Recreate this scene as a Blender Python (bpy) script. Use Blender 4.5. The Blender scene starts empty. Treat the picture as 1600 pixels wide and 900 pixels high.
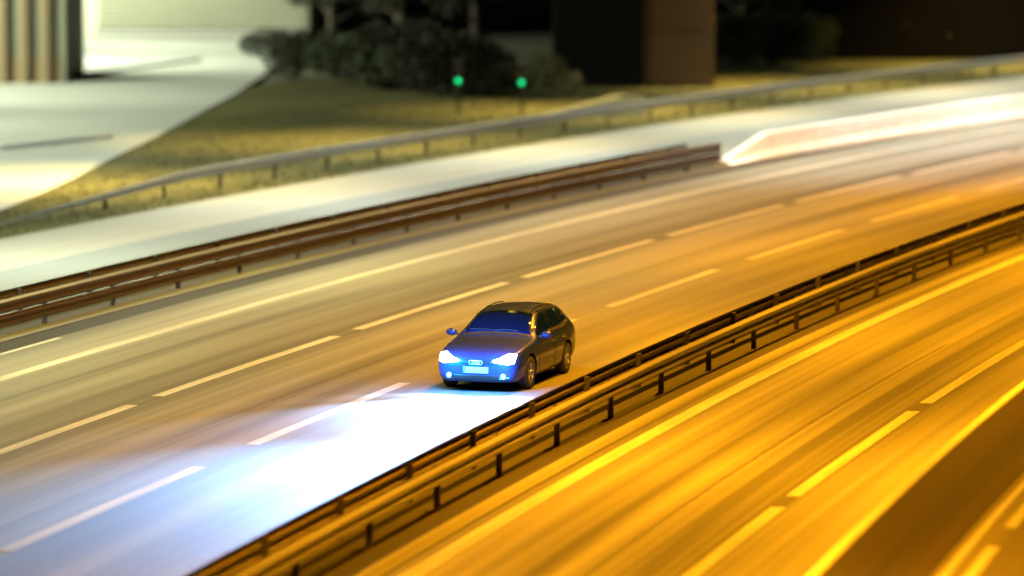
import bpy, bmesh, math, random
import numpy as np
from mathutils import Vector, Matrix
from mathutils.bvhtree import BVHTree
random.seed(7); rng = np.random.default_rng(7)
sc = bpy.context.scene
COL = sc.collection
R = math.radians

# ------------------------------------------------------------------ camera, world, exposure
cam = bpy.data.cameras.new('camera'); cam_o = bpy.data.objects.new('camera', cam); COL.objects.link(cam_o)
cam.sensor_width = 36.0; cam.lens = 6.6789134 * 1000 / 1600 * 36.0
cam_o.location = (0, 0, 10.289); cam_o.rotation_euler = (R(90) - 0.10361698, 0, 0)
cam.clip_start = 0.5; cam.clip_end = 6000
cam.dof.use_dof = True; cam.dof.focus_distance = 81.0; cam.dof.aperture_fstop = 0.45
sc.camera = cam_o
sc.view_settings.view_transform = 'Standard'; sc.view_settings.look = 'None'
sc.view_settings.exposure = 0.0; sc.view_settings.gamma = 1.0
sc.cycles.use_denoising = True
sc.cycles.max_bounces = 6; sc.cycles.sample_clamp_indirect = 8.0
sc.cycles.volume_bounces = 0

world = bpy.data.worlds.new('World'); sc.world = world; world.use_nodes = True
nt = world.node_tree; bg = nt.nodes['Background']
sky = nt.nodes.new('ShaderNodeTexSky'); sky.sky_type = 'NISHITA'; sky.sun_disc = False
sky.sun_elevation = R(-4); sky.sun_rotation = R(40)
nt.links.new(sky.outputs[0], bg.inputs[0]); bg.inputs[1].default_value = 0.05
moon = bpy.data.lights.new('moonlight', 'SUN'); moon.energy = 0.004; moon.angle = R(0.5); moon.color = (0.8, 0.88, 1)
mo = bpy.data.objects.new('moonlight', moon); COL.objects.link(mo); mo.rotation_euler = (R(35), 0, R(40))

SODIUM = (1.0, 0.385, 0.006)
WARM = (1.0, 0.84, 0.20)
COOL = (0.74, 0.96, 0.90)

# ------------------------------------------------------------------ road frame: s metres along the road, u metres across (positive left)
K0, K1, X0, H0, Y0 = -0.0018055957, -3.6231467e-06, -42.08864670, 1.320614544, 72.29131533
_S = np.arange(-160, 520.01, 0.5); _th = H0 + K0*_S + K1*_S*_S/2
_cx = np.concatenate([[0], np.cumsum(np.cos((_th[1:]+_th[:-1])/2)*0.5)]); _cy = np.concatenate([[0], np.cumsum(np.sin((_th[1:]+_th[:-1])/2)*0.5)])
_i0 = int(160/0.5); _cx += X0-_cx[_i0]; _cy += Y0-_cy[_i0]
def heading(s): return H0 + K0*s + K1*s*s/2
def P(s, u, z=0.0):
    x = float(np.interp(s, _S, _cx)); y = float(np.interp(s, _S, _cy)); t = heading(s); o = u-36.15
    return Vector((x-o*math.sin(t), y+o*math.cos(t), z))

# ------------------------------------------------------------------ helpers
def tag(o, label=None, cat=None, group=None, kind=None):
    if label: o['label'] = label
    if cat: o['category'] = cat
    if group: o['group'] = group
    if kind: o['kind'] = kind
    return o
def mesh_obj(name, verts, faces, mat, parent=None, uvs=None, smooth=False):
    me = bpy.data.meshes.new(name); me.from_pydata([tuple(v) for v in verts], [], faces)
    if uvs is not None:
        l = me.uv_layers.new(name='UVMap')
        for lp in me.loops: l.data[lp.index].uv = uvs[lp.vertex_index]
    if smooth:
        for p in me.polygons: p.use_smooth = True
    me.materials.append(mat); me.update()
    o = bpy.data.objects.new(name, me); COL.objects.link(o)
    if parent: o.parent = parent
    return o
def bm_obj(name, bm, mat, parent=None, smooth=False):
    me = bpy.data.meshes.new(name); bm.normal_update(); bm.to_mesh(me); bm.free()
    if smooth:
        for p in me.polygons: p.use_smooth = True
    me.materials.append(mat)
    o = bpy.data.objects.new(name, me); COL.objects.link(o)
    if parent: o.parent = parent
    return o
def empty(name, loc=(0, 0, 0), rz=0.0):
    o = bpy.data.objects.new(name, None); COL.objects.link(o); o.location = loc; o.rotation_euler = (0, 0, rz); return o
def box(bm, c, d, rz=0.0, bev=0.0):
    r = bmesh.ops.create_cube(bm, size=1.0); vs = r['verts']
    bmesh.ops.scale(bm, verts=vs, vec=d)
    if bev:
        es = list({e for v in vs for e in v.link_edges})
        b = bmesh.ops.bevel(bm, geom=es, offset=bev, segments=2, affect='EDGES', profile=0.5)
        vs = list({v for f in b['faces'] for v in f.verts} | {v for v in vs if v.is_valid})
    bmesh.ops.rotate(bm, verts=vs, cent=(0, 0, 0), matrix=Matrix.Rotation(rz, 3, 'Z'))
    bmesh.ops.translate(bm, verts=vs, vec=c)
    return vs
def cyl(bm, p0, p1, r0, r1=None, seg=16):
    p0 = Vector(p0); p1 = Vector(p1); r1 = r0 if r1 is None else r1
    d = p1-p0; m = Matrix.Translation((p0+p1)/2) @ d.to_track_quat('Z', 'Y').to_matrix().to_4x4()
    bmesh.ops.create_cone(bm, cap_ends=True, segments=seg, radius1=r0, radius2=r1, depth=d.length, matrix=m)
def sweep(name, prof, s0, s1, step, mat, parent=None, closed=True, smooth=False, uf=None, zf=None, cap=True):
    """profile [(du, z)] carried along the road"""
    n = max(2, int(round((s1-s0)/step))+1); ss = np.linspace(s0, s1, n); vs = []; uv = []; fs = []; k = len(prof)
    for s in ss:
        for du, z in prof:
            u = du + (uf(s) if uf else 0); zz = z*(zf(s) if zf else 1)
            vs.append(P(s, u, zz)); uv.append((s, u + z))
    for i in range(n-1):
        for j in range(k if closed else k-1):
            a = i*k+j; b = i*k+(j+1) % k
            fs.append((a, b, b+k, a+k))
    if closed and cap and k > 2:
        fs.append(tuple(range(k-1, -1, -1))); fs.append(tuple((n-1)*k+j for j in range(k)))
    o = mesh_obj(name, vs, fs, mat, parent, uv, smooth)
    return o
def ribbon(name, u0, u1, z, mat, s0=-90, s1=420, step=2.0, nu=1, parent=None, skirt=0.06):
    us = [u1 + (u0-u1)*i/nu for i in range(nu+1)]
    prof = [(u1, z-skirt)]+[(u, z) for u in us]+[(u0, z-skirt)]
    o = sweep(name, prof, s0, s1, step, mat, parent, closed=False)
    return tag(o, kind='structure') if parent is None else o

# ------------------------------------------------------------------ materials
def new_mat(name):
    m = bpy.data.materials.new(name); m.use_nodes = True; n = m.node_tree
    return m, n, n.nodes['Principled BSDF'], n.nodes, n.links
def simple(name, col, rough=0.5, metal=0.0, noise=0.12, scale=6.0, coat=0.0, spec=0.5):
    m, n, b, N, L = new_mat(name)
    tc = N.new('ShaderNodeTexCoord'); no = N.new('ShaderNodeTexNoise'); no.inputs['Scale'].default_value = scale; no.inputs['Detail'].default_value = 5
    mx = N.new('ShaderNodeMixRGB'); mx.inputs[1].default_value = tuple(c*(1-noise) for c in col)+(1,); mx.inputs[2].default_value = tuple(min(1, c*(1+noise)) for c in col)+(1,)
    L.new(tc.outputs['Object'], no.inputs['Vector']); L.new(no.outputs['Fac'], mx.inputs[0]); L.new(mx.outputs[0], b.inputs['Base Color'])
    b.inputs['Roughness'].default_value = rough; b.inputs['Metallic'].default_value = metal
    b.inputs['Specular IOR Level'].default_value = spec
    if coat: b.inputs['Coat Weight'].default_value = coat; b.inputs['Coat Roughness'].default_value = 0.04
    return m
def emit(name, col, strength, base=(0.5, 0.5, 0.5)):
    m, n, b, N, L = new_mat(name)
    b.inputs['Base Color'].default_value = base+(1,); b.inputs['Emission Color'].default_value = col+(1,); b.inputs['Emission Strength'].default_value = strength
    return m
def streaky(name, c0, c1, rough=0.8, lat=((0.8, 0.55), (3.5, 0.35), (11.0, 0.2)), along=0.012, fine=0.10, bump=0.15, contrast=1.6, cracks=False, metal=0.0, phase=0.0, spec=0.35):
    """long bands of wear that run with the traffic, plus fine aggregate"""
    m, n, b, N, L = new_mat(name)
    tc = N.new('ShaderNodeTexCoord'); acc = None
    for i, (f, w) in enumerate(lat):
        mp = N.new('ShaderNodeMapping'); mp.inputs['Scale'].default_value = (along*(1+0.8*i), f, 1); mp.inputs['Location'].default_value = (13.7*i+phase, 3.1*i+phase, phase)
        no = N.new('ShaderNodeTexNoise'); no.inputs['Scale'].default_value = 1.0; no.inputs['Detail'].default_value = 2.0
        L.new(tc.outputs['UV'], mp.inputs[0]); L.new(mp.outputs[0], no.inputs['Vector'])
        sb = N.new('ShaderNodeMath'); sb.operation = 'SUBTRACT'; L.new(no.outputs['Fac'], sb.inputs[0]); sb.inputs[1].default_value = 0.5
        mu = N.new('ShaderNodeMath'); mu.operation = 'MULTIPLY'; L.new(sb.outputs[0], mu.inputs[0]); mu.inputs[1].default_value = w*contrast*2
        if acc is None: acc = mu.outputs[0]
        else:
            ad = N.new('ShaderNodeMath'); ad.operation = 'ADD'; L.new(acc, ad.inputs[0]); L.new(mu.outputs[0], ad.inputs[1]); acc = ad.outputs[0]
    fn = N.new('ShaderNodeTexNoise'); fn.inputs['Scale'].default_value = 16.0; fn.inputs['Detail'].default_value = 6; fn.inputs['Roughness'].default_value = 0.7
    mpf = N.new('ShaderNodeMapping'); mpf.inputs['Scale'].default_value = (0.25, 1, 1); L.new(tc.outputs['UV'], mpf.inputs[0]); L.new(mpf.outputs[0], fn.inputs['Vector'])
    mu = N.new('ShaderNodeMath'); mu.operation = 'MULTIPLY_ADD'; L.new(fn.outputs['Fac'], mu.inputs[0]); mu.inputs[1].default_value = fine*4; mu.inputs[2].default_value = 0.5-fine*2
    ad = N.new('ShaderNodeMath'); ad.operation = 'ADD'; ad.use_clamp = True; L.new(acc, ad.inputs[0]); L.new(mu.outputs[0], ad.inputs[1])
    mx = N.new('ShaderNodeMixRGB'); mx.inputs[1].default_value = c0+(1,); mx.inputs[2].default_value = c1+(1,)
    L.new(ad.outputs[0], mx.inputs[0]); L.new(mx.outputs[0], b.inputs['Base Color'])
    b.inputs['Roughness'].default_value = rough; b.inputs['Metallic'].default_value = metal; b.inputs['Specular IOR Level'].default_value = spec
    if bump:
        bp = N.new('ShaderNodeBump'); bp.inputs['Strength'].default_value = bump; bp.inputs['Distance'].default_value = 0.02
        L.new(fn.outputs['Fac'], bp.inputs['Height']); L.new(bp.outputs[0], b.inputs['Normal'])
    return m
M_ASPH_R = streaky('asphalt_worn', (0.045, 0.042, 0.037), (0.165, 0.156, 0.140), phase=5.0, contrast=2.6, lat=((0.45, 0.6), (1.7, 0.45), (7.0, 0.16)))
M_ASPH_L = streaky('asphalt_older', (0.048, 0.044, 0.038), (0.140, 0.134, 0.120), phase=21.0, contrast=2.3, lat=((0.4, 0.6), (1.5, 0.45), (6.0, 0.14)))
M_ASPH_S = streaky('asphalt_grey', (0.125, 0.132, 0.14), (0.185, 0.195, 0.205), phase=40.0, contrast=0.9)
M_SHOULDER = streaky('asphalt_shoulder', (0.05, 0.042, 0.03), (0.10, 0.085, 0.06), phase=3.0)
M_CONC_LIT = streaky('lit_concrete_strip', (0.20, 0.185, 0.16), (0.31, 0.29, 0.25), phase=60.0, contrast=1.0)  # concrete shoulder with warmer lamp light put into its paler cream colour
M_DIRT_SHADE = streaky('dark_gravel_and_shade', (0.006, 0.0045, 0.003), (0.026, 0.019, 0.012), phase=9.0, fine=0.2)  # median soil; the same dark tone doubles as the left rail's shadow
M_GRAVEL = streaky('grey_gravel', (0.05, 0.045, 0.04), (0.12, 0.11, 0.10), phase=14.0, fine=0.25)
M_VERGE = streaky('dry_verge', (0.008, 0.005, 0.002), (0.034, 0.021, 0.009), phase=31.0, lat=((0.5, 0.6), (2.0, 0.4), (6.0, 0.2)))
M_PAINT = streaky('road_paint', (0.16, 0.152, 0.13), (0.34, 0.325, 0.29), phase=2.0, fine=0.3, bump=0.05, rough=0.7, along=0.15, lat=((2, 0.4), (9, 0.5)))
M_GRASS_G = streaky('grass_ground', (0.045, 0.040, 0.010), (0.12, 0.105, 0.032), phase=50.0, fine=0.25, bump=0.4, along=0.03, lat=((0.12, 0.5), (0.6, 0.4), (2.5, 0.2)))
M_STEEL = streaky('galvanised_steel', (0.20, 0.20, 0.20), (0.42, 0.42, 0.41), rough=0.42, lat=((5, 0.4), (25, 0.5)), along=0.05, metal=0.75, bump=0.03, spec=0.5)
M_STEEL_D = streaky('weathered_steel', (0.06, 0.05, 0.045), (0.20, 0.17, 0.145), rough=0.5, lat=((8, 0.4), (30, 0.6)), along=0.05, metal=0.6, bump=0.03, spec=0.5)
M_STEEL_P = simple('dark_post_steel', (0.05, 0.04, 0.033), 0.7, 0.3, noise=0.35, scale=9)
M_STEEL_N = streaky('dull_steel', (0.10, 0.095, 0.085), (0.30, 0.285, 0.26), rough=0.45, lat=((7, 0.5), (28, 0.5)), along=0.05, metal=0.7, bump=0.03, spec=0.5)
M_CONC = streaky('concrete', (0.28, 0.27, 0.25), (0.42, 0.41, 0.38), lat=((4, 0.4), (14, 0.4)), along=0.1)
M_CONC_W = streaky('white_concrete', (0.45, 0.45, 0.46), (0.68, 0.68, 0.69), lat=((4, 0.4), (14, 0.4)), along=0.4)
M_DARKM = simple('dark_metal', (0.03, 0.03, 0.03), 0.5, 0.6)
M_TERRAIN = simple('terrain_ground', (0.05, 0.048, 0.02), 0.95, scale=0.3, noise=0.4)
M_YARD = simple('yard_concrete', (0.40, 0.40, 0.37), 0.85, scale=0.25, noise=0.12)
M_BARK = simple('bark', (0.06, 0.045, 0.03), 0.9, noise=0.4, scale=3)

# ------------------------------------------------------------------ ground, roads, paint
tb = bmesh.new(); bmesh.ops.create_grid(tb, x_segments=60, y_segments=60, size=2500)
tag(bm_obj('ground', tb, M_TERRAIN), kind='structure').location = (0, 600, -0.12)
ribbon('road_surface', -13.05, -5.6, 0.0, M_ASPH_R, nu=2)
ribbon('median_strip', -5.6, -4.1, 0.0, M_DIRT_SHADE)
ribbon('road_surface', -4.1, 9.3, 0.0, M_ASPH_L, nu=4)
ribbon('rail_shade_strip', 9.3, 10.0, 0.0, M_DIRT_SHADE)  # dark ground laid where the left guard rail's shadow falls
ribbon('kerb_strip', 10.0, 10.45, 0.02, M_SHOULDER)
ribbon('reserve_strip', 10.45, 11.6, 0.0, M_VERGE)
ribbon('slip_road_surface', 11.6, 16.3, 0.0, M_ASPH_S, nu=2)
ribbon('paved_shoulder', 16.3, 19.9, 0.0, M_CONC_LIT, nu=2)
ribbon('grass_verge', 19.9, 46.0, -0.02, M_GRASS_G, nu=10)
def solid(u, w, s0=-90, s1=420, z=0.004, mat=None):
    tag(sweep('road_marking', [(u+w/2, z), (u-w/2, z)], s0, s1, 2.0, mat or M_PAINT, closed=False), kind='structure')
def dashes(u, w, first, period, length, s0=-90, s1=320, z=0.004):
    vs = []; fs = []; uv = []; s = first
    while s > s0: s -= period
    while s < s1:
        for k in range(5):
            t = s + length*k/4
            for uu in (u+w/2, u-w/2): vs.append(P(t, uu, z)); uv.append((t, uu))
            if k: b = len(vs); fs.append((b-4, b-3, b-1, b-2))
        s += period
    tag(mesh_obj('road_marking', vs, fs, M_PAINT, None, uv), kind='structure')
solid(7.62, 0.28); solid(9.2, 0.12, -90, 25.4); solid(-6.36, 0.30); solid(16.9, 0.14); solid(-3.85, 0.25)
dashes(-0.06, 0.24, 10.6, 12.35, 9.4); dashes(3.78, 0.24, 4.3, 12.3, 10.9); dashes(-10.21, 0.24, 7.0, 12.85, 11.6)
# sealed joints in the right carriageway shoulder
M_SEAL = simple('bitumen_seal', (0.012, 0.011, 0.01), 0.6)
solid(-6.0, 0.07, mat=M_SEAL, z=0.003); solid(-8.75, 0.04, -20, 30, mat=M_SEAL, z=0.003)

# raised slip road on the near right, held by a low concrete wall
w = sweep('retaining_wall', [(-13.06, -0.05), (-13.06, 1.30), (-13.09, 1.33), (-13.22, 1.33), (-13.25, 1.30), (-13.25, 1.0), (-13.3, -0.05)], -90, 160, 2, M_CONC)
tag(w, 'low concrete retaining wall along the outer edge of the right carriageway', 'wall')
sweep_o = sweep('verge', [(-13.20, 1.318), (-13.35, 1.29), (-13.9, 1.22), (-14.5, 1.2)], -90, 160, 2, M_VERGE, closed=False); tag(sweep_o, kind='structure')
sweep_o = sweep('ramp_surface', [(-14.5, 1.2), (-18, 1.2), (-24, 1.2), (-24.5, -0.1)], -90, 160, 2, M_SHOULDER, closed=False); tag(sweep_o, kind='structure')
solid(-14.66, 0.10, z=1.204, s1=160)
dashes(-14.98, 0.16, -3.6, 7.4, 5.6, z=1.204, s1=160)

# ------------------------------------------------------------------ guard rails
def w_beam(zc, h=0.31, d=0.083, t=0.004, side=-1):
    pts = [(-0.155, 0.012), (-0.145, 0.0), (-0.105, 1.0), (-0.055, 1.0), (-0.018, 0.0), (0.018, 0.0), (0.055, 1.0), (0.105, 1.0), (0.145, 0.0), (0.155, 0.012)]
    out = [(side*a*d, zc+z*h/0.31) for z, a in pts]
    inn = [(side*(a*d-t-0.004), zc+z*h/0.31) for z, a in reversed(pts)]
    return out+inn
def rail(label, group, u, zt, s0, s1, side, mat, p0, p1, pstep=4.0, zf=None):
    root = empty('guard_rail', P((p0+p1)/2, u)); tag(root, label, 'guard rail', group)
    inv = root.location.copy()
    b = sweep('beam', w_beam(zt-0.155, side=side), s0, s1, 2.0, mat, root, zf=zf, uf=lambda ss: u); b.location = -inv
    pm = None; s = p0
    while s <= p1:
        f = zf(s) if zf else 1
        if f > 0.6:
            if pm is None:
                bm = bmesh.new(); box(bm, (0, 0, 0), (0.055, 0.10, zt-0.02), bev=0.006); o = bm_obj('post', bm, M_STEEL_P, root); pm = o
            else: o = pm.copy(); COL.objects.link(o); o.parent = root
            o.location = P(s, u-side*0.07, (zt-0.02)/2*f) - inv; o.rotation_euler = (0, 0, heading(s)); o.scale = (1, 1, f)
        s += pstep
    return root
FR = rail('weathered steel guard rail beside the lane the car drives in', 'steel guard rails', -4.62, 0.75, -90, 260, 1, M_STEEL_D, -16, 120)
lb = sweep('lower_beam', w_beam(0.255, h=0.37, side=1), -90, 260, 2.0, M_STEEL_D, FR, uf=lambda ss: -4.62); lb.location = -FR.location  # lower beam added to stop headlight leaking under the rail
rail('steel guard rail with bright top edge facing the right carriageway', 'steel guard rails', -5.2, 0.72, -90, 260, -1, M_STEEL_N, -16, 120)
LR = rail('dark weathered guard rail between the main road and pale slip road', 'steel guard rails', 10.55, 0.76, -90, 79, -1, M_STEEL_D, 8, 78)
rail('steel guard rail on the back edge of the reserve beside pale slip road', 'steel guard rails', 11.25, 0.76, -90, 78, 1, M_STEEL_D, 8, 77)
lb = sweep('lower_beam', w_beam(0.30, h=0.26, side=-1), -90, 79, 2.0, M_STEEL_D, LR, uf=lambda ss: 10.55); lb.location = -LR.location
zf = lambda s: min(1.0, max(0.08, (s-46)/16.0))
rail('pale steel guard rail at the foot of the grass bank', 'steel guard rails', 21.25, 0.76, 47, 330, -1, M_STEEL, 52, 160, zf=zf)

ribbon('kerb', -4.78, -4.56, 0.10, M_DIRT_SHADE, skirt=0.12)  # added to block headlight spilling through the gap under the rail
# white precast barrier blocks that carry on from the rail
prof = [(0.30, 0.0), (0.30, 0.08), (0.17, 0.30), (0.10, 0.80), (0.08, 0.83), (-0.08, 0.83), (-0.10, 0.80), (-0.17, 0.30), (-0.30, 0.08), (-0.30, 0.0)]
ords = ['first', 'second', 'third', 'fourth', 'fifth', 'sixth', 'seventh', 'eighth', 'ninth', 'tenth', 'eleventh', 'twelfth']
s = 79.3; i = 0
while s < 112:
    L_ = 3.92; um = 10.6
    uf = (lambda ss: 10.75 - max(0, ss-79)*0.035-0.2)
    o = sweep('concrete_barrier', prof, s, s+3.97, 0.5, M_CONC_W, uf=uf, zf=(lambda ss: min(1.0, 0.18+(ss-79.3)*0.22)) if i < 1 else None)
    tag(o, ords[i]+' white concrete barrier block beyond the end of the dark guard rail', 'barrier', 'white concrete barrier blocks')
    s += 4.0; i += 1
rail('distant guard rail carrying on past the white concrete barrier blocks', 'steel guard rails', 9.4, 0.76, s+0.2, 300, -1, M_STEEL_D, s+1, 150)

# ------------------------------------------------------------------ street lamps hung over the road on cables between masts out of frame
def lamp(loc, rz, col, power, label, group, spread=120):
    root = empty('street_lamp', loc, rz); tag(root, label, 'street lamp', group)
    bm = bmesh.new(); box(bm, (0, 0, 0.12), (0.8, 0.34, 0.14), bev=0.04); cyl(bm, (0, 0, 0.18), (0, 0, 0.5), 0.03)
    bm_obj('housing', bm, M_DARKM, root)
    bm = bmesh.new(); box(bm, (0, 0, 0.045), (0.62, 0.26, 0.03), bev=0.01)
    bm_obj('lens', bm, emit('lamp_lens', col, 10.0), root)
    ld = bpy.data.lights.new('lamp_light', 'AREA'); ld.shape = 'RECTANGLE'; ld.size = 0.62; ld.size_y = 0.26; ld.energy = power; ld.color = col; ld.spread = R(spread)
    lo = bpy.data.objects.new('lamp_light', ld); COL.objects.link(lo); lo.parent = root; lo.location = (0, 0, 0.0)
    return root
LAMP_H = 15.0
PW_SOD, PW_LEFT = 7000.0, 3500.0
def mast(s, u, h, label, group='lamp masts'):
    bm = bmesh.new(); cyl(bm, (0, 0, 0), (0, 0, h), 0.16, 0.09); cyl(bm, (0, 0, 0), (0, 0, 0.12), 0.28)
    o = bm_obj('cable_mast', bm, M_STEEL, smooth=False); o.location = P(s, u); tag(o, label, 'mast', group)
def cable(u, s0, s1, h, label):
    n = 40; vs = []; fs = []
    for k in range(n+1):
        s = s0+(s1-s0)*k/n; c = P(s, u, h)
        for a in range(6):
            an = a*math.pi/3; vs.append(c+Vector((0.02*math.cos(an), 0, 0.02*math.sin(an))))
    for k in range(n):
        for a in range(6): fs.append((k*6+a, k*6+(a+1) % 6, k*6+6+(a+1) % 6, k*6+6+a))
    tag(mesh_obj('span_cable', vs, fs, M_DARKM), label, 'cable')
for k, s in enumerate(range(-70, 231, 20)):
    lamp(P(s, -4.8 if s > 20 else -8.0 if s > 0 else -11.0, LAMP_H), heading(s), SODIUM, PW_SOD*(1.0 if s > 20 else 0.95), 'orange sodium lamp hung over the middle reserve', 'sodium lamps over the road', spread=(120 if s > 20 else 100))
for k, s in enumerate(range(-60, 231, 20)):
    c = (0.85, 1.0, 0.55) if s < 15 else WARM if s < 50 else (1.0, 0.58, 0.05)
    lamp(P(s, 10.5, LAMP_H), heading(s), c, PW_LEFT*(0.42 if s < 15 else 0.74 if s < 60 else 0.5), 'warm lamp hung over the left carriageway edge', 'warm lamps over the road', spread=110)
for k, s in enumerate(range(-20, 231, 20)):
    lamp(P(s, 16.0, LAMP_H), heading(s), COOL, 2500.0 if s < 70 else 2200.0, 'cool white lamp hung over the slip road', 'cool lamps over the slip road', spread=108)
for s, u, pw in ((80, 6.0, 900.0), (92, 5.5, 1500.0), (104, 5.0, 2100.0), (118, 4.0, 2000.0)):  # added fill lamps, there to whiten the barrier blocks
    lamp(P(s, u, LAMP_H-2), heading(s), (0.66, 0.92, 1.0), pw*0.75, 'added white fill lamp over the far left carriageway', 'added white fill lamps over the far carriageway', spread=85)
cable(5.0, 78, 235, LAMP_H-1.5, 'steel cable carrying the added white fill lamps over the far carriageway')
for s in range(64, 170, 20):  # added fill lamps that turn the grass bank golden
    lamp(P(s, 25.5, LAMP_H), heading(s), (1.0, 0.70, 0.16), 1700.0, 'added golden fill lamp over the grass bank', 'added golden fill lamps over the grass bank', spread=68)
cable(25.5, 40, 235, LAMP_H+0.5, 'steel cable carrying the added golden fill lamps over the bank')
for u, l in ((-4.8, 'steel cable carrying the orange lamps over the middle reserve'), (10.5, 'steel cable carrying the warm lamps'), (16.0, 'steel cable carrying the cool lamps over slip road')):
    cable(u, -75, 235, LAMP_H+0.5, l)
cable(-11.0, -75, 12, LAMP_H+0.5, 'steel cable carrying the nearest orange lamps')
for s, u in ((-40, -5.6), (-75, -5.6), (130, -5.6), (235, -5.6), (-30, 10.5), (-75, 10.5), (235, 10.5), (-75, 16.1), (-30, 16.1), (235, 16.1)):
    mast(s, u, LAMP_H+0.6, 'tall steel mast holding the lamp cables')

# ------------------------------------------------------------------ yard and buildings on the far left, lit cold
yv = [(-14.9, 108), (-14.6, 117), (-13.9, 125.1), (-13.5, 131.4), (-13.0, 141.4), (-12.5, 150), (-12.0, 162.2), (-11.4, 176), (-11.1, 190), (-10.8, 222), (-10.6, 245), (-90, 245), (-90, 108)]
def curve_pts(pts, n=6):
    return pts
bm = bmesh.new(); vs = [bm.verts.new((x, y, 0.03)) for x, y in yv]; bm.faces.new(vs)
tag(bm_obj('yard_surface', bm, M_YARD), kind='structure')
# low kerb lines inside the yard
def straight_kerb(p0, p1, h, wd, label):
    bm = bmesh.new(); p0 = Vector((*p0, 0)); p1 = Vector((*p1, 0)); d = p1-p0
    box(bm, (0, 0, h/2), (d.length, wd, h), rz=math.atan2(d.y, d.x), bev=0.02)
    o = bm_obj('kerb', bm, M_CONC_W); o.location = (p0+p1)/2 + Vector((0, 0, 0.03)); tag(o, label, 'kerb'); return o
straight_kerb((-17.3, 143.5), (-14.1, 149.5), 0.16, 0.3, 'pale kerb across the bright yard near the tan gatehouse')
straight_kerb((-19.0, 190.0), (-14.9, 203.0), 0.18, 0.3, 'grey kerb further back in the bright yard')

M_TAN = simple('tan_render', (0.22, 0.16, 0.09), 0.85, noise=0.15)
M_GREYG = simple('grey_render', (0.20, 0.20, 0.15), 0.85, noise=0.15)
M_PALE = simple('pale_cladding', (0.55, 0.54, 0.42), 0.6, noise=0.08)
M_BROWN = simple('brown_brick', (0.11, 0.055, 0.015), 0.9, noise=0.3, scale=2)
M_BLACKW = simple('dark_cladding', (0.004, 0.003, 0.0025), 0.9, spec=0.1)
M_WIN = simple('dark_glass', (0.01, 0.012, 0.014), 0.08)
def building(name, label, cat, x0, x1, y0, y1, h, mat, group=None):
    root = empty(name, ((x0+x1)/2, y0, 0)); tag(root, label, cat, group)
    bm = bmesh.new(); box(bm, (0, (y1-y0)/2, h/2), (x1-x0, y1-y0, h), bev=0.03); bm_obj('wall', bm, mat, root)
    bm = bmesh.new(); box(bm, (0, (y1-y0)/2, h+0.12), (x1-x0+0.5, y1-y0+0.5, 0.22), bev=0.03); bm_obj('roof', bm, M_DARKM, root)
    return root
b1 = building('gatehouse', 'tan gatehouse with upright columns standing in the bright yard', 'gatehouse', -27.5, -19.2, 184, 192, 6.0, M_GREYG)
for k in range(5):
    bm = bmesh.new(); box(bm, (-0.4+k*0.92, -0.2, 2.9), (0.34, 0.36, 5.8), bev=0.03); bm_obj('column', bm, M_TAN, b1)
bm = bmesh.new(); box(bm, (1.45, -0.015, 0.55), (5.0, 0.05, 1.1), bev=0.0); bm_obj('plinth', bm, M_TAN, b1)
b2 = building('warehouse', 'pale warehouse with horizontal louvres at the back of the yard', 'warehouse', -46, -10.7, 226, 244, 7.5, M_PALE)
bm = bmesh.new(); box(bm, (12.0, -0.02, 4.0), (11.0, 0.03, 7.0)); bm_obj('louvre_backing', bm, M_GREYG, b2)
bm = bmesh.new()
for k in range(26): box(bm, (12.0, -0.09, 0.75+k*0.25), (11.0, 0.16, 0.11), bev=0.01)
tag(bm_obj('louvre', bm, M_PALE, b2), kind=None)
bm = bmesh.new(); box(bm, (12.0, -0.6, 0.28), (11.3, 1.2, 0.56), bev=0.04); bm_obj('loading_dock', bm, M_CONC, b2)
b3 = building('brick_building', 'brown brick block standing beyond the grass bank', 'building', 5.55, 8.6, 182, 192, 7.0, M_BROWN)
bm = bmesh.new(); box(bm, (0, -0.06, 2.45), (2.2, 0.10, 0.12)); bm_obj('ledge', bm, M_BROWN, b3)
b4 = building('shed', 'black clad shed against the brown brick block', 'shed', 1.8, 5.45, 181, 191, 6.5, M_BLACKW)
b5 = building('dark_building', 'long dark building behind trees right of the brick block', 'building', 8.8, 40, 205, 220, 9.0, M_BLACKW)

# concrete wing wall behind the rail
bm = bmesh.new()
a = [(0, 0), (4.6, 0), (4.6, 0.72), (3.6, 0.80), (0, 0.10)]
v0 = [bm.verts.new((x, 0, z)) for x, z in a]; v1 = [bm.verts.new((x, 0.35, z)) for x, z in a]
bm.faces.new(v0); bm.faces.new(list(reversed(v1)))
for k in range(5): bm.faces.new((v0[k], v1[k], v1[(k+1) % 5], v0[(k+1) % 5]))
bmesh.ops.recalc_face_normals(bm, faces=bm.faces)
o = bm_obj('wing_wall', bm, simple('mossy_concrete', (0.20, 0.18, 0.10), 0.9, noise=0.25)); o.location = (1.0, 160.5, -0.02); o.rotation_euler = (0, 0, R(28))
tag(o, 'low sloping concrete wing wall on the grass just behind the rail', 'wall')

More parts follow.
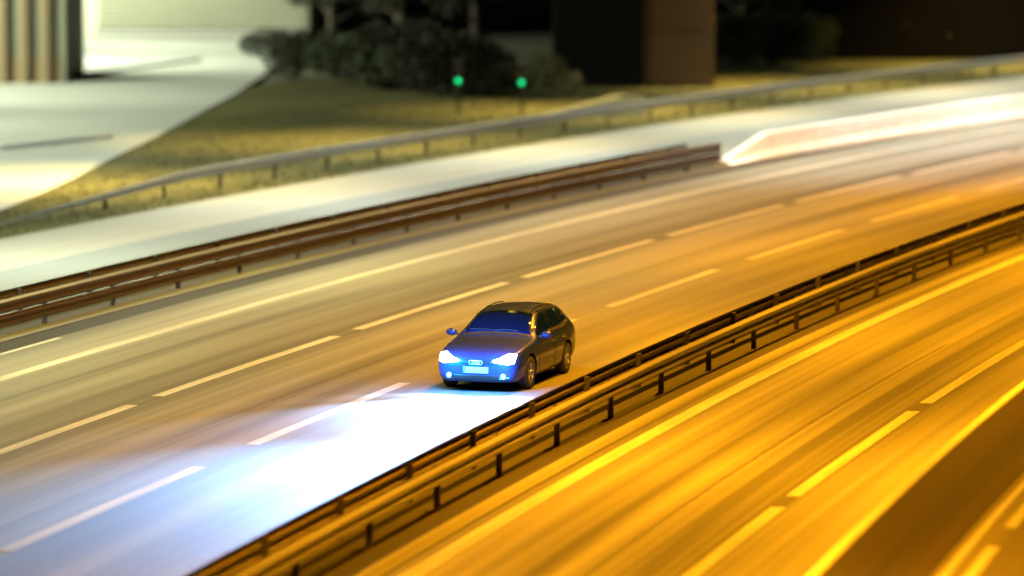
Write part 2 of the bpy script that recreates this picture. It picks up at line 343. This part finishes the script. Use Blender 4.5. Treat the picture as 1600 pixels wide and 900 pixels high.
# ------------------------------------------------------------------ green signals
def signal(loc, rz, label):
    root = empty('signal_light', loc, rz); tag(root, label, 'traffic light', 'green signal lights on the grass')
    bm = bmesh.new(); cyl(bm, (0, 0, 0), (0, 0, 1.15), 0.045); bm_obj('pole', bm, M_DARKM, root)
    bm = bmesh.new(); box(bm, (0, 0, 1.62), (0.30, 0.22, 0.95), bev=0.03); bm_obj('housing', bm, M_DARKM, root)
    for k, (z, m) in enumerate(((1.92, 'red_lens_off'), (1.62, 'amber_lens_off'), (1.32, 'green_lens_lit'))):
        col = {'red_lens_off': (0.05, 0.005, 0.004), 'amber_lens_off': (0.05, 0.03, 0.003), 'green_lens_lit': (0.0, 0.6, 0.3)}[m]
        mat = emit(m, (0.0, 0.55, 0.22), 0.8, col) if k == 2 else simple(m, col, 0.3)
        bm = bmesh.new(); cyl(bm, (0, -0.105, z), (0, -0.135, z), 0.10, 0.085, 20); ln = bm_obj('lens', bm, mat, root)
        bm = bmesh.new()
        n = 14
        for j in range(n):
            a0 = math.pi*(0.0+j/n); a1 = math.pi*(0.0+(j+1)/n)
            q = [bm.verts.new((r*math.cos(a), y, z+r*math.sin(a))) for a, y, r in ((a0, -0.11, .118), (a1, -0.11, .118), (a1, -0.27, .118), (a0, -0.27, .118))]
            bm.faces.new(q)
        vz = bm_obj('visor', bm, M_DARKM, ln)
    ld = bpy.data.lights.new('signal_glow', 'POINT'); ld.energy = 4.0; ld.color = (0.0, 1.0, 0.42); ld.shadow_soft_size = 0.08
    lo = bpy.data.objects.new('signal_glow', ld); COL.objects.link(lo); lo.parent = root; lo.location = (0, -0.32, 1.30)
signal((-2.05, 163.0, -0.02), 0, 'green lit signal light further from the brick block')
signal((0.36, 163.5, -0.12), 0, 'green lit signal light nearer to the black shed')

# ------------------------------------------------------------------ trees and shrubs in the dark
def leaf_mat(name, c):
    m, n, b, N, L = new_mat(name)
    g = N.new('ShaderNodeObjectInfo'); tc = N.new('ShaderNodeTexCoord'); no = N.new('ShaderNodeTexNoise'); no.inputs['Scale'].default_value = 1.3; no.inputs['Detail'].default_value = 4
    L.new(tc.outputs['Object'], no.inputs['Vector'])
    mx = N.new('ShaderNodeMixRGB'); mx.inputs[1].default_value = tuple(x*0.5 for x in c)+(1,); mx.inputs[2].default_value = tuple(x*1.5 for x in c)+(1,)
    L.new(no.outputs['Fac'], mx.inputs[0]); L.new(mx.outputs[0], b.inputs['Base Color']); b.inputs['Roughness'].default_value = 0.7
    return m
M_LEAF = leaf_mat('dark_leaves', (0.018, 0.024, 0.006))
def leaf_cloud(blobs, n, size):
    vs = []; fs = []
    tot = sum(b[3]**2 for b in blobs)
    for (bx, by, bz, br) in blobs:
        for _ in range(int(n*br*br/tot)):
            d = Vector(rng.normal(size=3)).normalized()*br*(rng.random()**0.33)
            d.z *= 0.8; c = Vector((bx, by, bz))+d
            a = Vector(rng.normal(size=3)).normalized(); b_ = a.cross(Vector(rng.normal(size=3))).normalized(); sz = size*(0.6+0.8*rng.random())
            k = len(vs); vs += [c-a*sz, c+b_*sz*0.5, c+a*sz, c-b_*sz*0.5]; fs.append((k, k+1, k+2, k+3))
    return vs, fs
def shrub_mesh():
    bl = [(rng.normal()*0.9, rng.normal()*0.5, 0.7+rng.random()*1.5, 0.55+rng.random()*0.5) for _ in range(12)]
    return leaf_cloud(bl, 4200, 0.10)
def make_shrub():
    root = empty('shrub'); v, f = shrub_mesh(); mesh_obj('foliage', v, f, M_LEAF, root)
    bm = bmesh.new()
    for k in range(5): cyl(bm, (0, 0, -0.1), (rng.normal()*0.6, rng.normal()*0.4, 1.5), 0.04, 0.015, 6)
    bm_obj('stem', bm, M_BARK, root); return root
def make_tree():
    root = empty('tree'); bm = bmesh.new(); cyl(bm, (0, 0, -0.2), (0.1, 0, 4.5), 0.24, 0.12, 10)
    bl = []
    for k in range(9):
        an = k*2.4; h = 2.2+k*0.45; e = Vector((math.cos(an)*(2.2-0.1*k), math.sin(an)*(2.2-0.1*k), h+1.2)); cyl(bm, (0.05, 0, h), e, 0.08, 0.03, 6); bl.append((*e, 1.0+rng.random()*0.6)); bl.append((e.x*0.6, e.y*0.6, e.z+0.6, 1.0))
    bm_obj('trunk', bm, M_BARK, root); v, f = leaf_cloud(bl, 9000, 0.13); mesh_obj('crown', v, f, M_LEAF, root); return root
def copy_tree(o):
    c = o.copy(); COL.objects.link(c)
    for ch in list(o.children):
        d = ch.copy(); COL.objects.link(d); d.parent = c
    return c
protoS = [make_shrub(), make_shrub()]; usedS = [0, 0]
spotsS = [(-9.5, 190), (-7.6, 184), (-5.6, 180), (-3.8, 177), (-1.9, 175), (0.1, 174), (10.0, 196), (12.0, 199), (14.3, 203), (16.6, 207), (19.2, 212), (22.0, 216)]
words = ['beside the pale warehouse corner', 'second in from the pale warehouse', 'between the warehouse and the signals', 'left behind the green signals', 'right behind the farther green signal', 'behind the nearer green signal', 'beside the brick block corner', 'second along from the brick block', 'third along from the brick block', 'fourth along from the brick block', 'fifth along from the brick block', 'last along from the brick block']
for i, (x, y) in enumerate(spotsS):
    k = i % 2; o = protoS[k] if not usedS[k] else copy_tree(protoS[k]); usedS[k] = 1
    o.location = (x, y, -0.05); o.rotation_euler = (0, 0, i*1.7); z = 0.9+0.4*((i*7) % 5)/5; o.scale = (z*1.3, z, z)
    tag(o, 'dark leafy shrub '+words[i], 'shrub', 'shrubs in the dark beyond the grass')
protoT = make_tree()
spotsT = [(-8.5, 200), (-5.0, 194), (-1.6, 189), (10.8, 201), (15.5, 211), (20.5, 221)]
wt = ['beside the pale warehouse', 'between the warehouse and signals', 'behind the green signals', 'next to the brown brick block', 'in the middle of the far right dark', 'at the far right edge of the dark']
for i, (x, y) in enumerate(spotsT):
    o = protoT if i == 0 else copy_tree(protoT); o.location = (x, y, -0.05); o.rotation_euler = (0, 0, i*2.1); z = 0.9+0.1*(i % 3); o.scale = (z, z, z)
    tag(o, 'dark tree '+wt[i], 'tree', 'trees in the dark')

# grass blades on the bank
vs = []; fs = []
for _ in range(26000):
    s_ = 40+rng.random()*105; u_ = 20.2+rng.random()**1.4*16
    c = P(s_, u_, -0.02); a = rng.random()*6.28; h = 0.05+0.10*rng.random(); wd = 0.02
    d = Vector((math.cos(a)*wd, math.sin(a)*wd, 0)); l = Vector((rng.normal()*0.04, rng.normal()*0.04, h)); k = len(vs)
    if c.x < np.interp(c.y, [p[1] for p in yv[:11]], [p[0] for p in yv[:11]])+0.25: continue
    vs += [c-d, c+d, c+l]; fs.append((k, k+1, k+2))
tag(mesh_obj('grass', vs, fs, simple('grass_blades', (0.09, 0.085, 0.025), 0.8, noise=0.4, scale=0.3)), 'short dry olive grass growing on the bank behind the far rail', 'grass', kind='stuff')

# flood lamps that light the yard, fixed high outside the picture
def flood(loc, target, col, power, label, size=1.0):
    root = empty('flood_lamp', loc); tag(root, label, 'flood lamp', 'yard flood lamps')
    d = Vector(target)-Vector(loc); q = d.to_track_quat('-Z', 'Y')
    bm = bmesh.new(); box(bm, (0, 0, 0.1), (0.8, 0.5, 0.16), bev=0.03); h = bm_obj('housing', bm, M_DARKM, root); h.rotation_mode = 'QUATERNION'; h.rotation_quaternion = q
    bm = bmesh.new(); cyl(bm, (0, 0, -loc[2]), (0, 0, 0), 0.14, 0.08); bm_obj('mast', bm, M_STEEL, root)
    ld = bpy.data.lights.new('flood_light', 'SPOT'); ld.energy = power; ld.color = col; ld.spot_size = R(100); ld.spot_blend = 0.8; ld.shadow_soft_size = size
    lo = bpy.data.objects.new('flood_light', ld); COL.objects.link(lo); lo.parent = root; lo.rotation_mode = 'QUATERNION'; lo.rotation_quaternion = q; lo.location = d.normalized()*0.2
COLD = (0.90, 1.0, 0.72)
flood((-24, 124, 14), (-18, 141, 0), COLD, 26000, 'flood lamp on a mast at the near end of the yard')
flood((-29, 157, 14), (-18, 152, 0), COLD, 26000, 'added fill flood lamp on a mast between the other yard flood lamps')  # added as fill for the dim band across the yard
flood((-34, 172, 14), (-22, 178, 0), COLD, 54000, 'flood lamp on a mast in the middle of the yard')
flood((-27.5, 201, 14), (-18.5, 203, 0), COLD, 52000, 'flood lamp on a mast near the pale warehouse')

flood((-27.2, 214, 10), (-16, 226, 2.0), COLD, 30000, 'added fill flood lamp aimed at the louvred warehouse wall')  # added to brighten the louvres

# ------------------------------------------------------------------ the car
M_CAR = None
m, n, b, N, L = new_mat('dark_car_paint')
b.inputs['Base Color'].default_value = (0.045, 0.05, 0.085, 1); b.inputs['Metallic'].default_value = 0.1; b.inputs['Roughness'].default_value = 0.38
b.inputs['Specular IOR Level'].default_value = 0.3; b.inputs['Coat Weight'].default_value = 0.55; b.inputs['Coat Roughness'].default_value = 0.05
fl = N.new('ShaderNodeTexNoise'); fl.inputs['Scale'].default_value = 900; tc = N.new('ShaderNodeTexCoord'); L.new(tc.outputs['Object'], fl.inputs['Vector'])
mx = N.new('ShaderNodeMixRGB'); mx.inputs[1].default_value = (0.009, 0.018, 0.085, 1); mx.inputs[2].default_value = (0.017, 0.030, 0.13, 1); L.new(fl.outputs['Fac'], mx.inputs[0]); L.new(mx.outputs[0], b.inputs['Base Color'])
M_CAR = m
M_GLASS = simple('tinted_glass', (0.002, 0.008, 0.07), 0.04, noise=0.02, spec=0.9)
M_TRIM = simple('black_trim', (0.012, 0.012, 0.014), 0.45)
M_CHROME = simple('chrome', (0.75, 0.75, 0.76), 0.12, 1.0, noise=0.03)
M_TYRE = simple('tyre_rubber', (0.015, 0.015, 0.016), 0.85)
M_RIM = simple('alloy_rim', (0.45, 0.45, 0.47), 0.28, 0.9)
M_PLATE = simple('number_plate', (0.34, 0.33, 0.32), 0.4, noise=0.05, scale=30)
M_BAND = simple('plate_band', (0.05, 0.12, 0.45), 0.4)
M_HEAD = emit('headlight_lens', (0.80, 0.90, 1.0), 45.0, (0.8, 0.8, 0.8))
M_FOGL = emit('fog_lamp_lens', (0.55, 0.75, 1.0), 0.5, (0.8, 0.8, 0.8))
M_TAIL = emit('tail_lamp_lens', (1, 0.03, 0.01), 2.0, (0.3, 0.01, 0.01))
CS, CU = 21.2, -1.78
ch = heading(CS)
car = empty('car', P(CS, CU), ch+math.pi); car.scale = (0.95, 0.95, 0.95)      # local +X forward
tag(car, 'dark hatchback with glowing headlights driving on the left carriageway', 'car')

def pchip(x, y, xi):
    x = np.asarray(x, float); y = np.asarray(y, float); h = np.diff(x); d = np.diff(y)/h; m_ = np.zeros(len(x))
    for k in range(1, len(x)-1):
        if d[k-1]*d[k] > 0:
            w1 = 2*h[k]+h[k-1]; w2 = h[k]+2*h[k-1]; m_[k] = (w1+w2)/(w1/d[k-1]+w2/d[k])
    m_[0] = d[0]; m_[-1] = d[-1]
    i = np.clip(np.searchsorted(x, xi)-1, 0, len(x)-2); t = (xi-x[i])/h[i]
    return (2*t**3-3*t**2+1)*y[i]+(t**3-2*t**2+t)*h[i]*m_[i]+(-2*t**3+3*t**2)*y[i+1]+(t**3-t**2)*h[i]*m_[i+1]
#        X     zb   zmid  zbelt  z6    ztop   wb    wm    wbelt  w6
ST = [(2.190, .33, .45, .560, .600, .615, .40, .52, .46, .33),
      (2.165, .25, .45, .620, .660, .680, .58, .68, .62, .46),
      (2.080, .20, .47, .680, .725, .745, .70, .79, .73, .56),
      (1.900, .18, .50, .745, .790, .810, .76, .855, .80, .62),
      (1.600, .18, .53, .810, .850, .872, .78, .885, .83, .66),
      (1.250, .18, .56, .860, .900, .922, .79, .900, .845, .68),
      (0.900, .18, .58, .905, .950, .970, .79, .905, .85, .69),
      (0.740, .18, .58, .925, 1.000, 1.020, .79, .905, .85, .685),
      (0.350, .18, .59, .940, 1.210, 1.250, .79, .905, .845, .63),
      (0.000, .18, .59, .950, 1.355, 1.405, .79, .905, .84, .585),
      (-0.25, .18, .59, .955, 1.400, 1.450, .79, .905, .84, .565),
      (-0.80, .18, .60, .975, 1.420, 1.472, .79, .905, .84, .555),
      (-1.30, .18, .61, .995, 1.395, 1.450, .79, .905, .835, .545),
      (-1.70, .20, .62, 1.01, 1.350, 1.410, .78, .895, .82, .53),
      (-1.95, .23, .63, 1.00, 1.230, 1.285, .76, .875, .79, .54),
      (-2.10, .27, .62, .930, 1.010, 1.040, .72, .84, .76, .56),
      (-2.17, .33, .58, .780, .850, .870, .64, .76, .68, .50)]
ST = np.array(ST); ST = ST[::-1]                      # ascending X
NX, NR = 150, 64
xs = np.unique(np.concatenate([np.linspace(-2.17, 2.19, NX), np.linspace(2.05, 2.19, 16), np.linspace(-2.17, -2.0, 10)]))
vals = [pchip(ST[:, 0], ST[:, k], xs) for k in range(1, 10)]
def ring(zb, zm, zbelt, z6, zt, wb, wm, wbelt, w6):
    cab = min(1, max(0, (z6-zbelt-0.06)/0.2))
    pts = [(0, zb), (wb*0.7, zb), (wb, zb+0.03), (wm*0.985, zb+0.17), (wm, zm), (wm*(0.985), (zm+zbelt)/2+0.03), (wbelt, zbelt),
           ((wbelt+w6)/2+0.02*cab+0.03*(1-cab), (zbelt+z6)/2+0.012*(1-cab)), (w6, z6), (w6*0.62, z6+(zt-z6)*0.72), (0, zt)]
    p = np.array(pts); t = np.concatenate([[0], np.cumsum(np.sqrt(np.hypot(*np.diff(p, axis=0).T)))]); ti = np.linspace(0, t[-1], NR)
    return pchip(t, p[:, 0], ti), pchip(t, p[:, 1], ti)
verts = []; faces = []
for i, x in enumerate(xs):
    ys, zs = ring(*[v[i] for v in vals])
    for y, z in zip(ys, zs): verts.append((x, y, z))
    for y, z in zip(ys[-2:0:-1], zs[-2:0:-1]): verts.append((x, -y, z))
K = 2*NR-2
for i in range(len(xs)-1):
    for j in range(K): a = i*K+j; c = i*K+(j+1) % K; faces.append((a, a+K, c+K, c))
faces.append(tuple(range(K))); faces.append(tuple((len(xs)-1)*K+j for j in range(K-1, -1, -1)))
body = mesh_obj('body', verts, faces, M_CAR, car, smooth=True)
bm = bmesh.new(); bm.from_mesh(body.data); bmesh.ops.recalc_face_normals(bm, faces=bm.faces); bvh = BVHTree.FromBMesh(bm); bm.to_mesh(body.data); bm.free()
# wheel arches
WB, WR = 1.31, 0.325
for sx in (1, -1):
    for sy in (1, -1):
        cb = bmesh.new(); cyl(cb, (sx*WB, sy*0.60, WR+0.015), (sx*WB, sy*1.1, WR+0.015), WR+0.055, seg=48)
        cu = bm_obj('arch_cutter', cb, M_TRIM)
        md = body.modifiers.new('arch', 'BOOLEAN'); md.operation = 'DIFFERENCE'; md.object = cu; md.solver = 'EXACT'
        body.parent = None; bpy.context.view_layer.update()
        dg = bpy.context.evaluated_depsgraph_get(); nm = bpy.data.meshes.new_from_object(body.evaluated_get(dg)); body.modifiers.clear(); body.data = nm
        body.parent = car
        bpy.data.objects.remove(cu, do_unlink=True)
body.data.name = 'body'
# shade the arch insides and sills black through a second material
body.data.materials.clear(); body.data.materials.append(M_CAR); body.data.materials.append(M_TRIM)
for p in body.data.polygons:
    c = p.center; inw = min(math.hypot(c.x-WB, c.z-WR-0.015), math.hypot(c.x+WB, c.z-WR-0.015))
    p.material_index = 1 if ((inw < WR+0.06 and abs(c.y) < 0.93 and (abs(p.normal.y) < 0.4 or abs(c.y) < 0.62)) or c.z < 0.215) else 0
    p.use_smooth = True
md = body.modifiers.new('wn', 'EDGE_SPLIT'); md.split_angle = R(40)

def patch(name, lo, up, axis, mat, parent, off=0.006, n=26, mrows=8, thick=0.0, smooth=True):
    """region between two polylines, thrown onto the body along an axis: 'x' front view (y,z), '-x' rear view, 'y'/'-y' side view (x,z)"""
    def resamp(pl):
        pl = np.array(pl, float); t = np.concatenate([[0], np.cumsum(np.hypot(*np.diff(pl, axis=0).T))]); ti = np.linspace(0, t[-1], n)
        return np.stack([np.interp(ti, t, pl[:, 0]), np.interp(ti, t, pl[:, 1])], 1)
    lo = resamp(lo); up = resamp(up); vs = []; ok = []
    for j in range(mrows):
        for i in range(n):
            p = lo[i]+(up[i]-lo[i])*j/(mrows-1)
            if axis == 'x': o, d = Vector((5, p[0], p[1])), Vector((-1, 0, 0))
            elif axis == '-x': o, d = Vector((-5, p[0], p[1])), Vector((1, 0, 0))
            elif axis == 'y': o, d = Vector((p[0], 5, p[1])), Vector((0, -1, 0))
            else: o, d = Vector((p[0], -5, p[1])), Vector((0, 1, 0))
            h, nn, _, _ = bvh.ray_cast(o, d)
            if h is None: vs.append(None)
            else: vs.append(h+nn*off)
    idx = {}; V = []
    for k, v in enumerate(vs):
        if v is not None: idx[k] = len(V); V.append(v)
    F = []
    for j in range(mrows-1):
        for i in range(n-1):
            q = (j*n+i, j*n+i+1, (j+1)*n+i+1, (j+1)*n+i)
            if all(k in idx for k in q): F.append(tuple(idx[k] for k in q))
    o = mesh_obj(name, V, F, mat, parent, smooth=smooth)
    md = o.modifiers.new('sol', 'SOLIDIFY'); md.thickness = thick or 0.006; md.offset = 0
    return o
def line_patch(name, pts, wd, axis, mat, parent, off=0.004):
    pts = np.array(pts, float); d = np.gradient(pts, axis=0); nn = np.stack([-d[:, 1], d[:, 0]], 1); nn /= np.linalg.norm(nn, axis=1)[:, None]
    return patch(name, pts-nn*wd/2, pts+nn*wd/2, axis, mat, parent, off=off, n=max(20, len(pts)*8), mrows=2, thick=0.003)
# windscreen and rear window
patch('windscreen', [(-.69, 1.015), (-.35, 1.045), (0, 1.05), (.35, 1.045), (.69, 1.015)], [(-.55, 1.355), (-.28, 1.395), (0, 1.405), (.28, 1.395), (.55, 1.355)], 'x', M_GLASS, car)
line_patch('cowl', [(-.70, .993), (-.35, 1.025), (0, 1.03), (.35, 1.025), (.70, .993)], 0.035, 'x', M_TRIM, car)
patch('rear_window', [(-.62, 1.03), (0, 1.05), (.62, 1.03)], [(-.50, 1.33), (0, 1.38), (.50, 1.33)], '-x', M_GLASS, car)
for sgn, ax in ((1, 'y'), (-1, '-y')):
    fw = patch('door_window', [(.66, .975), (.2, .985), (-.36, 1.0)], [(.60, 1.02), (.36, 1.165), (.05, 1.315), (-.12, 1.36), (-.36, 1.372)], ax, M_GLASS, car)
    patch('door_window', [(-.43, 1.0), (-.9, 1.01), (-1.16, 1.03)], [(-.43, 1.374), (-.8, 1.375), (-1.12, 1.35)], ax, M_GLASS, car)
    patch('quarter_window', [(-1.22, 1.04), (-1.4, 1.05), (-1.66, 1.09)], [(-1.20, 1.345), (-1.42, 1.30), (-1.62, 1.20)], ax, M_GLASS, car, mrows=6)
    line_patch('window_trim', [(.70, .955), (.2, .966), (-.4, .98), (-1.0, .992), (-1.3, 1.02), (-1.72, 1.08)], 0.016, ax, M_CHROME, car, off=0.008)
    line_patch('window_trim', [(.62, 1.05), (.36, 1.195), (.05, 1.345), (-.12, 1.388), (-.8, 1.402), (-1.2, 1.372), (-1.45, 1.32), (-1.72, 1.10)], 0.012, ax, M_CHROME, car, off=0.008)
    for pts in ([(.74, .93), (.78, .7), (.76, .4), (.70, .26)], [(-.395, 1.36), (-.40, .9), (-.40, .5), (-.38, .26)], [(-1.18, 1.34), (-1.20, 1.0), (-1.12, .82), (-.97, .55), (-.93, .30)]):
        line_patch('door_gap', pts, 0.010, ax, M_TRIM, car, off=0.002)
    line_patch('sill_trim', [(.86, .245), (0, .235), (-.86, .25)], 0.03, ax, M_TRIM, car, off=0.006)
    line_patch('side_crease', [(.95, .64), (0, .67), (-.9, .71), (-1.7, .76)], 0.012, ax, M_CAR, car, off=0.010)
    for hx in (-.22, -1.02):
        hb = bmesh.new(); h, nn, _, _ = bvh.ray_cast(Vector((hx, sgn*5, .80)), Vector((0, -sgn, 0)))
        box(hb, h+nn*0.02, (0.19, 0.03, 0.028), bev=0.01); bm_obj('door_handle', hb, M_CHROME, car, True)
    # mirror
    mb = bmesh.new(); bmesh.ops.create_uvsphere(mb, u_segments=20, v_segments=12, radius=1.0)
    for v in mb.verts:
        v.co = Vector((v.co.x*0.085 if v.co.x > 0 else v.co.x*0.035, v.co.y*0.115, v.co.z*0.075)) + Vector((0.60, sgn*1.0, 1.01))
    mir = bm_obj('mirror', mb, M_CAR, car, True)
    mb = bmesh.new(); cyl(mb, (.60, sgn*.82, .955), (.60, sgn*.94, .99), 0.025, 0.02, 10); bm_obj('mirror_arm', mb, M_TRIM, mir)
    mb = bmesh.new(); cyl(mb, (.568, sgn*1.0, 1.01), (.562, sgn*1.0, 1.01), 0.075, seg=20); bm_obj('mirror_glass', mb, M_CHROME, mir)
    # roof rail
    rb = bmesh.new(); pr_ = None
    for t in np.linspace(0.05, -1.45, 16):
        h, nn, _, _ = bvh.ray_cast(Vector((t, sgn*.50, 5)), Vector((0, 0, -1))); q = h+Vector((0, 0, 0.03 if -1.38 < t < 0.0 else 0.004))
        if pr_: cyl(rb, pr_, q, 0.012, seg=8)
        pr_ = q
    bm_obj('roof_rail', rb, M_CHROME, car, True)
    # lights
    hl = patch('headlight', [(sgn*.36, .625), (sgn*.52, .600), (sgn*.66, .585), (sgn*.765, .60)], [(sgn*.36, .645), (sgn*.50, .685), (sgn*.64, .760), (sgn*.775, .745)], 'x', M_HEAD, car, off=0.012, thick=0.02)
    line_patch('headlight_surround', [(sgn*.35, .608), (sgn*.52, .583), (sgn*.66, .566), (sgn*.775, .585)], 0.02, 'x', M_CHROME, hl, off=0.006)
    fb = bmesh.new(); h, nn, _, _ = bvh.ray_cast(Vector((5, sgn*.56, .335)), Vector((-1, 0, 0)))
    cyl(fb, h+nn*-0.02, h+nn*0.012, 0.055, 0.05, 20); fg = bm_obj('fog_lamp', fb, M_FOGL, car)
    line_patch('fog_lamp_trim', [(sgn*.44, .30), (sgn*.56, .27), (sgn*.68, .31)], 0.02, 'x', M_CHROME, car)
    patch('tail_light', [(sgn*.42, .80), (sgn*.62, .79), (sgn*.74, .80)], [(sgn*.42, .90), (sgn*.60, .93), (sgn*.72, .92)], '-x', M_TAIL, car, mrows=5)
patch('grille', [(-.34, .575), (0, .560), (.34, .575)], [(-.34, .632), (-.2, .642), (0, .646), (.2, .642), (.34, .632)], 'x', M_TRIM, car, off=0.004)
for z in (.585, .605, .625):
    line_patch('grille_bar', [(-.33, z), (0, z-.006), (.33, z)], 0.008, 'x', M_CHROME if z > .61 else M_TRIM, car, off=0.010)
patch('lower_grille', [(-.46, .255), (0, .24), (.46, .255)], [(-.50, .345), (0, .355), (.50, .345)], 'x', M_TRIM, car, off=0.004)
line_patch('bonnet_gap', [(-.62, .70), (-.35, .664), (0, .662), (.35, .664), (.62, .70)], 0.010, 'x', M_TRIM, car, off=0.002)
# emblem: overlapping chrome loops
h, nn, _, _ = bvh.ray_cast(Vector((5, 0, .60)), Vector((-1, 0, 0)))
eb = bmesh.new()
for k in range(4):
    cy_ = -0.090+k*0.060
    for j in range(20):
        a0, a1 = j*math.tau/20, (j+1)*math.tau/20
        cyl(eb, (h.x+0.022, cy_+0.042*math.cos(a0), .60+0.042*math.sin(a0)), (h.x+0.022, cy_+0.042*math.cos(a1), .60+0.042*math.sin(a1)), 0.0065, seg=6)
bm_obj('emblem', eb, simple('polished_emblem', (0.8, 0.82, 0.85), 0.35, 0.3), car)
# number plate
h, nn, _, _ = bvh.ray_cast(Vector((5, 0, .44)), Vector((-1, 0, 0)))
pb = bmesh.new(); box(pb, (h.x+0.018, 0, .45), (0.012, 0.52, 0.125), bev=0.004); npo = bm_obj('number_plate', pb, M_PLATE, car)
pb = bmesh.new(); box(pb, (h.x+0.0255, -0.235, .45), (0.003, 0.04, 0.105)); bm_obj('plate_band', pb, M_BAND, npo)
pb = bmesh.new(); box(pb, (h.x+0.008, 0, .45), (0.012, 0.55, 0.15), bev=0.004); bm_obj('plate_holder', pb, M_TRIM, npo)
# wipers
for y0 in (-.10, .42):
    wb_ = bmesh.new(); prv = None
    for k in range(8):
        t = k/7; y = y0-0.50*t; z = 1.055+0.02*math.sin(t*3)
        h, nn, _, _ = bvh.ray_cast(Vector((5, y, z)), Vector((-1, 0, 0))); q = h+nn*0.022
        if prv: cyl(wb_, prv, q, 0.008, seg=6)
        prv = q
    bm_obj('wiper', wb_, M_TRIM, car)
# wheels
def lathe(prof, seg=40):
    bm = bmesh.new(); rows = []
    for k in range(seg):
        a = k*math.tau/seg; rows.append([bm.verts.new((r*math.cos(a), y, r*math.sin(a))) for y, r in prof])
    for k in range(seg):
        r0, r1 = rows[k], rows[(k+1) % seg]
        for j in range(len(prof)-1): bm.faces.new((r0[j], r0[j+1], r1[j+1], r1[j]))
    return bm
tp = [(-.105, .205), (-.108, .24), (-.104, .30), (-.085, .320), (-.04, .325), (.04, .325), (.085, .320), (.104, .30), (.108, .24), (.105, .205)]
tyre_me = rim_me = None
for sx in (1, -1):
    for sy in (1, -1):
        if tyre_me is None:
            w_ = bm_obj('wheel', lathe(tp), M_TYRE, car, True); tyre_me = w_.data
            rb = lathe([(.098, .208), (.085, .200), (.05, .192), (-.08, .19)])
            for k in range(5):
                a = k*math.tau/5+0.3
                for da in (-.13, .13):
                    cyl(rb, (.03*math.cos(a), .075, .03*math.sin(a)), (.197*math.cos(a+da), .088, .197*math.sin(a+da)), 0.022, 0.014, 8)
            cyl(rb, (0, .05, 0), (0, .092, 0), 0.05, 0.04, 20)
            r_ = bm_obj('rim', rb, M_RIM, w_, False); rim_me = r_.data
            db = bmesh.new(); cyl(db, (0, .0, 0), (0, .03, 0), 0.15, seg=32); d_ = bm_obj('brake_disc', db, M_DARKM, w_); dme = d_.data
        else:
            w_ = bpy.data.objects.new('wheel', tyre_me); COL.objects.link(w_); w_.parent = car
            for nm_, me_ in (('rim', rim_me), ('brake_disc', dme)):
                r_ = bpy.data.objects.new(nm_, me_); COL.objects.link(r_); r_.parent = w_
        w_.location = (sx*WB, sy*0.785, WR); w_.rotation_euler = (0, 0, 0 if sy > 0 else math.pi)
# headlight beams
def spot(y, power, size, tilt, yaw, col, blend=0.35, z=.66, soft=0.05, sc_=(1, 1, 1), x=2.26):
    ld = bpy.data.lights.new('headlight_beam', 'SPOT'); ld.energy = power; ld.color = col; ld.spot_size = R(size); ld.spot_blend = blend; ld.shadow_soft_size = soft
    lo = bpy.data.objects.new('headlight_beam', ld); COL.objects.link(lo); lo.parent = car; lo.location = (x, y, z)
    lo.rotation_euler = (R(90-tilt), 0, R(-90+yaw)); lo.scale = sc_
for sgn in (1, -1):
    spot(sgn*.62, 15000, 54, 5.0, 4+sgn*4, (0.22, 0.52, 1.0), blend=1.0, sc_=(1.5, 1, 1))
    spot(sgn*.62, 150000, 9, 1.1, 4+sgn*2, (0.16, 0.50, 1.0), blend=1.0, sc_=(6, 1, 1))
    spot(sgn*.62, 650, 74, 26, 4+sgn*8, (0.55, 0.72, 1.0), blend=0.25, sc_=(1.7, 1, 1))
    ld = bpy.data.lights.new('blue_front_fill', 'POINT'); ld.energy = 420; ld.color = (0.0, 0.34, 1.0); ld.shadow_soft_size = 0.08  # added blue fill floating ahead of the bumper, apart from the headlights
    lo = bpy.data.objects.new('blue_front_fill', ld); COL.objects.link(lo); lo.parent = car; lo.location = (2.62, sgn*.60, .78)
